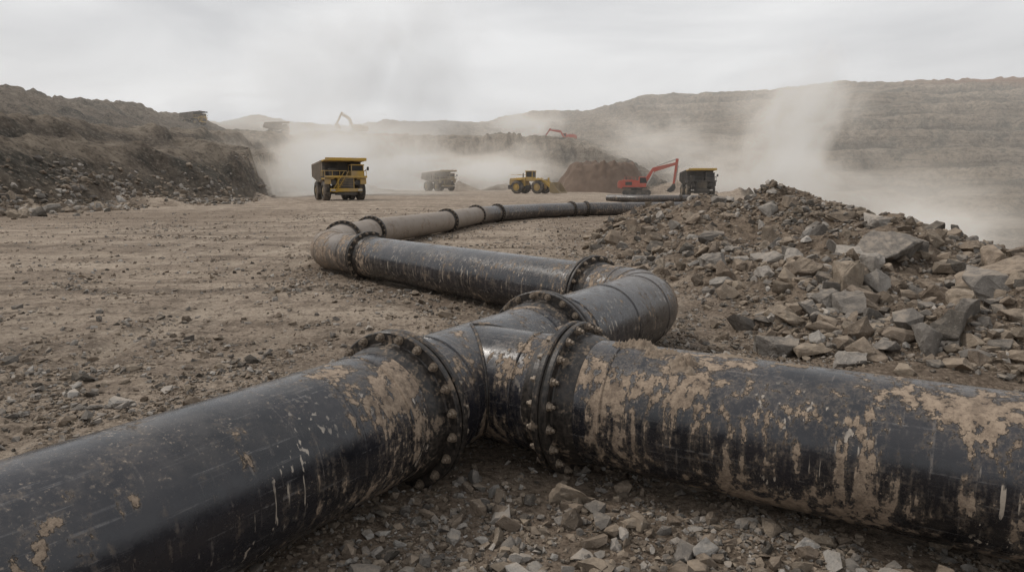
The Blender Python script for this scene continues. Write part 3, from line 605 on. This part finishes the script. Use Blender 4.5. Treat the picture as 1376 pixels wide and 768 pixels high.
def excavator(x,y,rz,sc=1.,col=RED,arm=None,z=None):
    e=empty('excavator',(x,y,(H(x,y) if z is None else z)+.02),rz,sc)
    for sy in (-1,1):
        pts=[]
        for k in range(13): a=math.pi/2+math.pi*k/12; pts.append((-3.1+.72*math.cos(a),.72+.72*math.sin(a)))
        for k in range(13): a=-math.pi/2+math.pi*k/12; pts.append((3.1+.72*math.cos(a),.72+.72*math.sin(a)))
        prism(e,'track',pts,.85,'y',DARK,sy*1.9,.03)
        for k in range(-3,4): 
            bm=bmesh.new(); bmesh.ops.create_cone(bm,cap_ends=True,segments=16,radius1=.3,radius2=.3,depth=.95,matrix=Matrix.Translation((k*.95,sy*1.9,.45))@Matrix.Rotation(math.pi/2,4,'X')); addbm(bm,'track_roller',TYRE,e)
        for k in range(16): box(e,'track_shoe',(.3,.95,.08),(-3.1+k*.41,sy*1.9,1.46),DARK,.01)
    box(e,'undercarriage',(3.2,3.2,.7),(0,0,1.0),DARK); 
    bm=bmesh.new(); bmesh.ops.create_cone(bm,cap_ends=True,segments=32,radius1=1.5,radius2=1.5,depth=.5,matrix=Matrix.Translation((0,0,1.6))); addbm(bm,'slew_ring',DARK,e)
    box(e,'house_deck',(7.0,4.0,.4),(-.8,0,2.0),DARK)
    prism(e,'engine_house',[(-3.9,2.2),(.6,2.2),(.6,3.9),(-1.2,4.2),(-3.9,4.2)],3.9,'y',col)
    prism(e,'counterweight',[(-5.1,2.1),(-3.9,1.8),(-3.9,4.0),(-4.8,4.0),(-5.2,3.4)],4.1,'y',col)
    box(e,'engine_vent',(1.8,.08,.9),(-2.2,-2.0,3.2),DARK,.01); box(e,'handrail_box',(3.,.06,.06),(-2.0,-1.8,4.9),col,.01)
    for k in range(4): rod(e,'rail_post',(-3.4+k,-1.8,4.2),(-3.4+k,-1.8,4.9),.04,col)
    rod(e,'exhaust',(-2.8,.6,4.2),(-2.8,.6,5.1),.14,DARK)
    prism(e,'cab',[(.5,2.2),(2.5,2.2),(2.6,3.4),(2.2,5.0),(.5,5.0)],1.5,'y',col,-1.25); prism(e,'cab_glazing',[(.75,3.3),(2.66,3.3),(2.3,4.8),(.75,4.8)],1.54,'y',GLASS,-1.25,.02)
    A=arm or [(1.6,2.8),(4.6,7.0),(10.6,8.6),(9.9,2.9)]
    def beam(nm,p,q,w0,w1,wy,mat=col):
        p=Vector((p[0],p[1]));q=Vector((q[0],q[1])); d=(q-p).normalized(); n=Vector((-d.y,d.x))
        prism(e,nm,[tuple(p+n*w0/2),tuple(p-n*w0/2),tuple(q-n*w1/2),tuple(q+n*w1/2)],wy,'y',mat,0,.04)
    beam('boom_lower',A[0],A[1],.9,1.25,.8); beam('boom_upper',(A[1][0]-.3,A[1][1]-.15),A[2],1.25,.7,.78)
    st=(A[2][0]+(A[2][0]-A[3][0])*.15,A[2][1]+(A[2][1]-A[3][1])*.22); beam('stick',st,A[3],.75,.5,.6)
    rod(e,'boom_cylinder',(2.6,-.6,2.6),(A[1][0]-.1,-.6,A[1][1]-.6),.17,PALE); rod(e,'boom_cylinder',(2.6,.6,2.6),(A[1][0]-.1,.6,A[1][1]-.6),.17,PALE)
    rod(e,'stick_cylinder',(A[1][0]+.6,0,A[1][1]+.9),(st[0],0,st[1]),.16,PALE)
    rod(e,'bucket_cylinder',(A[2][0]+.4,0,A[2][1]-.6),(A[3][0]+.5,0,A[3][1]+.6),.13,PALE)
    bx,bz=A[3]
    prism(e,'bucket',[(bx+.4,bz+.3),(bx+.5,bz-.9),(bx+.1,bz-1.7),(bx-.8,bz-2.1),(bx-1.7,bz-1.8),(bx-1.5,bz-1.2),(bx-.6,bz-.4),(bx-.3,bz+.2)],1.9,'y',DARK)
    for k in range(4): box(e,'bucket_tooth',(.5,.16,.14),(bx-1.85,-.75+k*.5,bz-1.62),DARK,.01)
    return e
def wheel_loader(x,y,rz,sc=1.):
    e=empty('wheel_loader',(x,y,H(x,y)+.02),rz,sc)
    for sx in (-1,1):
        wheel(e,(sx*1.9,-2.6,1.5),1.5,1.2); wheel(e,(sx*1.9,2.6,1.5),1.5,1.2)
        box(e,'rear_fender',(1.25,2.6,.2),(sx*1.75,2.7,3.15),YEL); box(e,'front_fender',(1.2,1.9,.16),(sx*1.75,-2.5,3.15),YEL)
        prism(e,'lift_arm',[(-1.6,3.3),(-2.2,3.6),(-4.2,2.9),(-6.0,1.3),(-6.0,.8),(-5.6,.8),(-4.0,2.3),(-1.6,2.8)],.35,'x',YEL,sx*.95,.03)
        rod(e,'lift_cylinder',(sx*.95,-1.2,1.7),(sx*.95,-4.2,2.5),.16,PALE)
        rod(e,'deck_rail',(sx*1.6,1.6,4.3),(sx*1.6,4.4,4.3),.04,YEL)
    prism(e,'engine_hood',[(1.0,1.7),(4.9,1.7),(5.1,2.4),(4.9,3.5),(1.0,3.7)],2.3,'x',YEL); box(e,'rear_grille',(1.8,.1,1.2),(0,5.08,2.6),DARK,.01); box(e,'counterweight',(2.9,.7,.9),(0,4.9,1.5),DARK)
    box(e,'rear_frame',(1.8,4.6,.8),(0,2.2,1.5),DARK); box(e,'front_frame',(1.7,2.8,1.5),(0,-2.2,1.9),YEL); box(e,'articulation',(.9,1.2,.9),(0,-.5,1.5),DARK)
    rod(e,'axle',(-1.7,-2.6,1.5),(1.7,-2.6,1.5),.4,DARK,12); rod(e,'axle',(-1.7,2.6,1.5),(1.7,2.6,1.5),.4,DARK,12)
    box(e,'cab',(1.9,1.7,.9),(0,.1,3.3),YEL); box(e,'cab_glazing',(1.8,1.6,1.3),(0,.1,4.35),GLASS,.04); box(e,'cab_roof',(2.1,1.95,.22),(0,.1,5.1),YEL)
    for dx in (-.88,.88):
        for dy in (-.78,.78): box(e,'cab_pillar',(.13,.13,1.3),(dx,.1+dy,4.35),YEL,.02)
    rod(e,'exhaust',(.5,2.3,3.6),(.5,2.3,4.7),.13,DARK); rod(e,'tilt_cylinder',(0,-1.6,3.0),(0,-4.2,3.3),.17,PALE); box(e,'tilt_lever',(.3,.4,2.0),(0,-4.4,2.6),YEL)
    prism(e,'bucket',[(-5.8,.3),(-5.6,1.2),(-5.9,2.4),(-6.3,2.6),(-6.1,1.2),(-6.5,.5),(-8.1,.35),(-8.1,.2),(-6.4,.15)],4.6,'x',DYEL)
    for sx in (-1,1): prism(e,'bucket_cheek',[(-5.9,.3),(-5.8,2.3),(-6.4,2.5),(-8.0,.4)],.12,'x',DYEL,sx*2.3,.02)
    return e
haul_truck(-26.6,106,math.radians(27),.90)
haul_truck(-23.5,222,math.radians(40),.95,DYEL,DBED,DYEL)
haul_truck(40.5,151,math.radians(-3),.88,DARK,DARK,YEL,False)
haul_truck(-160,352,math.radians(75),1.0,YEL,DBED,DARK)
haul_truck(-124,368,math.radians(110),1.1,DYEL,DBED,DYEL)
wheel_loader(4.6,166,math.radians(62),1.05)
excavator(32.5,180,math.radians(-8),.95)
excavator(-82,368,math.radians(150),1.2,DYEL,[(1.6,2.8),(4.0,7.6),(8.6,9.6),(11.5,5.6)])
excavator(30,378,math.radians(170),1.0,RED,[(1.6,2.8),(4.0,6.0),(9.6,6.8),(12.0,3.5)])
excavator(8,640,math.radians(190),1.3,PALE,[(1.6,2.8),(4.0,7.0),(9.6,8.8),(12.,5.5)])
nr,na=60,160; V=[];F=[]
px,py=26.5,203
for a in range(nr+1):
    for b in range(na):
        q=a/nr; an=2*math.pi*b/na
        rx=15.5*(1+.12*MN.noise(Vector((math.cos(an)*2,math.sin(an)*2,5)))); ry=13
        X_=px+rx*q*math.cos(an); Y_=py+ry*q*math.sin(an)
        prof=min(1,(1-q)*2.6)
        hh=9.0*prof*(1+.12*MN.fractal(Vector((X_*.25,Y_*.25,0)),1,2,4)) + .9*MN.fractal(Vector((X_*.6,Y_*.6,3)),1,2,4)*min(1,(1-q)*4)
        V.append((X_,Y_,hh-.3))
for a in range(nr):
    for b in range(na): F.append([a*na+b,(a+1)*na+b,(a+1)*na+(b+1)%na,a*na+(b+1)%na])
mk('dirt_pile',V,F,BROWN,None,True)
# ------------------------------------------------------------------ dust (scattering volumes with added glow)
def dustvol(name,c,rad,dens,seed,col=(.80,.74,.67),nsc=2.3,em=.30,tilt=0.):
    m=bpy.data.materials.new('self_lit_airborne_dust'); m.use_nodes=True; t=m.node_tree; t.nodes.clear()
    N_=t.nodes.new; L_=t.links.new
    out=N_('ShaderNodeOutputMaterial'); tc=N_('ShaderNodeTexCoord')
    ad=N_('ShaderNodeVectorMath'); ad.operation='ADD'; L_(tc.outputs['Object'],ad.inputs[0]); ad.inputs[1].default_value=(seed,seed*.7,seed*.3)
    nz=N_('ShaderNodeTexNoise'); L_(ad.outputs[0],nz.inputs['Vector']); nz.inputs['Scale'].default_value=nsc; nz.inputs['Detail'].default_value=5; nz.inputs['Roughness'].default_value=.6; nz.inputs['Distortion'].default_value=.6
    ln=N_('ShaderNodeVectorMath'); ln.operation='LENGTH'; L_(tc.outputs['Object'],ln.inputs[0])
    wv=N_('ShaderNodeMath'); wv.operation='MULTIPLY_ADD'; L_(nz.outputs[0],wv.inputs[0]); wv.inputs[1].default_value=-2.6; L_(ln.outputs['Value'],wv.inputs[2])
    fo=N_('ShaderNodeMapRange'); fo.interpolation_type='SMOOTHSTEP'; L_(wv.outputs[0],fo.inputs[0]); fo.inputs[1].default_value=-.45;fo.inputs[2].default_value=-1.35
    ed=N_('ShaderNodeMapRange'); ed.interpolation_type='SMOOTHSTEP'; L_(ln.outputs['Value'],ed.inputs[0]); ed.inputs[1].default_value=1.;ed.inputs[2].default_value=.25
    mu=N_('ShaderNodeMath'); mu.operation='MULTIPLY'; L_(fo.outputs[0],mu.inputs[0]); L_(ed.outputs[0],mu.inputs[1])
    m2=N_('ShaderNodeMath'); m2.operation='MULTIPLY'; L_(mu.outputs[0],m2.inputs[0]); m2.inputs[1].default_value=dens
    sc=N_('ShaderNodeVolumeScatter'); sc.inputs['Color'].default_value=(*col,1); L_(m2.outputs[0],sc.inputs['Density'])
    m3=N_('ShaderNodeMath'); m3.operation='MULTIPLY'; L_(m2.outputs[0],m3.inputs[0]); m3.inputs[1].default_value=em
    emn=N_('ShaderNodeEmission'); emn.inputs['Color'].default_value=(col[0],col[1]*.95,col[2]*.88,1); L_(m3.outputs[0],emn.inputs['Strength'])  # plume glows by itself, standing in for multiply scattered light
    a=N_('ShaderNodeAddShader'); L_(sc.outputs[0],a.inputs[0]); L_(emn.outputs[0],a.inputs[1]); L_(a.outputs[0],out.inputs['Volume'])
    bm=bmesh.new(); bmesh.ops.create_icosphere(bm,subdivisions=3,radius=1.); me=bpy.data.meshes.new(name); bm.to_mesh(me); bm.free(); me.materials.append(m)
    o=bpy.data.objects.new(name,me); COL.objects.link(o); o.location=c; o.scale=rad; o.rotation_euler=(0,tilt,0)
GREY=(.76,.715,.66); WARM=(.76,.66,.555)
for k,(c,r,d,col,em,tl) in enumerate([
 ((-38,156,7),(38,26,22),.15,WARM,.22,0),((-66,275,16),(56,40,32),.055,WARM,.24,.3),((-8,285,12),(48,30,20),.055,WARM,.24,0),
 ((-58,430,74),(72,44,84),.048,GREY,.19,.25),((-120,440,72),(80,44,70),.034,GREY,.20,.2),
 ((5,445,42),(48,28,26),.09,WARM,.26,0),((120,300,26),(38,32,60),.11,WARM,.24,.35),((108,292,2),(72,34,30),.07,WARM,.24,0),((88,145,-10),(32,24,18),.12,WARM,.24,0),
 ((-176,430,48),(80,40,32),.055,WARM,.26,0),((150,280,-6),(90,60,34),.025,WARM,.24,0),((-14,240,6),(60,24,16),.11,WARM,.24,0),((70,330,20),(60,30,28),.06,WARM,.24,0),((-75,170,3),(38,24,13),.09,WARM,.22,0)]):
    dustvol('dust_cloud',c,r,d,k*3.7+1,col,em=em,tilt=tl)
m=bpy.data.materials.new('self_lit_haze'); m.use_nodes=True; t=m.node_tree; t.nodes.clear()
HD=.00055
out=t.nodes.new('ShaderNodeOutputMaterial'); sc=t.nodes.new('ShaderNodeVolumeScatter'); sc.inputs['Color'].default_value=(.84,.79,.73,1); sc.inputs['Density'].default_value=HD
em=t.nodes.new('ShaderNodeEmission'); em.inputs['Color'].default_value=(.84,.775,.70,1); em.inputs['Strength'].default_value=HD*.34  # faint emission added to brighten the box, imitating repeated scattering of skylight
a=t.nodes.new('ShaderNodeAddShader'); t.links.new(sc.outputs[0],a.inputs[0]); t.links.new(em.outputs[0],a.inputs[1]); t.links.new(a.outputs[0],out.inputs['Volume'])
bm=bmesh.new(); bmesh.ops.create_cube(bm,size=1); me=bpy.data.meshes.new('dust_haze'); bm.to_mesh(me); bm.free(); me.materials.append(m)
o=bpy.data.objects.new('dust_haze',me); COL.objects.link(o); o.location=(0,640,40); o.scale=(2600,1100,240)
# ------------------------------------------------------------------ light
el=math.radians(50); az=math.atan2(-.6,.22)
w=bpy.data.worlds.new('World'); S.world=w; w.use_nodes=True; t=w.node_tree; t.nodes.clear()
out=t.nodes.new('ShaderNodeOutputWorld'); sky=t.nodes.new('ShaderNodeTexSky'); sky.sky_type='NISHITA'; sky.sun_disc=False; sky.sun_elevation=el; sky.sun_rotation=az; sky.dust_density=4; sky.air_density=1.2
b1=t.nodes.new('ShaderNodeBackground'); t.links.new(sky.outputs[0],b1.inputs[0]); b1.inputs[1].default_value=.08
tc=t.nodes.new('ShaderNodeTexCoord'); mp=t.nodes.new('ShaderNodeMapping'); mp.inputs['Scale'].default_value=(1.2,1.2,5.); t.links.new(tc.outputs['Generated'],mp.inputs[0])
nz=t.nodes.new('ShaderNodeTexNoise'); nz.inputs['Scale'].default_value=1.7; nz.inputs['Detail'].default_value=7; nz.inputs['Roughness'].default_value=.5; nz.inputs['Distortion'].default_value=.4; t.links.new(mp.outputs[0],nz.inputs['Vector'])
cr=t.nodes.new('ShaderNodeValToRGB'); cr.color_ramp.elements[0].position=.34; cr.color_ramp.elements[0].color=(.53,.538,.555,1); cr.color_ramp.elements[1].position=.62; cr.color_ramp.elements[1].color=(.80,.80,.80,1)
t.links.new(nz.outputs[0],cr.inputs[0]); b2=t.nodes.new('ShaderNodeBackground'); t.links.new(cr.outputs[0],b2.inputs[0]); b2.inputs[1].default_value=1.12
mx=t.nodes.new('ShaderNodeMixShader'); mx.inputs[0].default_value=.90; t.links.new(b1.outputs[0],mx.inputs[1]); t.links.new(b2.outputs[0],mx.inputs[2]); t.links.new(mx.outputs[0],out.inputs[0])
sl=bpy.data.lights.new('sun','SUN'); sl.energy=1.5; sl.angle=math.radians(10); sl.color=(1,.935,.86); so=bpy.data.objects.new('sun',sl); COL.objects.link(so)
dv=Vector((math.sin(az)*math.cos(el),math.cos(az)*math.cos(el),math.sin(el))); so.rotation_euler=dv.to_track_quat('Z','Y').to_euler()
cam=bpy.data.cameras.new('camera'); cam.lens=24; cam.sensor_width=36; cam.clip_end=20000; cam.clip_start=.05
co=bpy.data.objects.new('camera',cam); COL.objects.link(co); co.location=(0,0,2.4); co.rotation_euler=(math.radians(90-8.31),0,0); S.camera=co
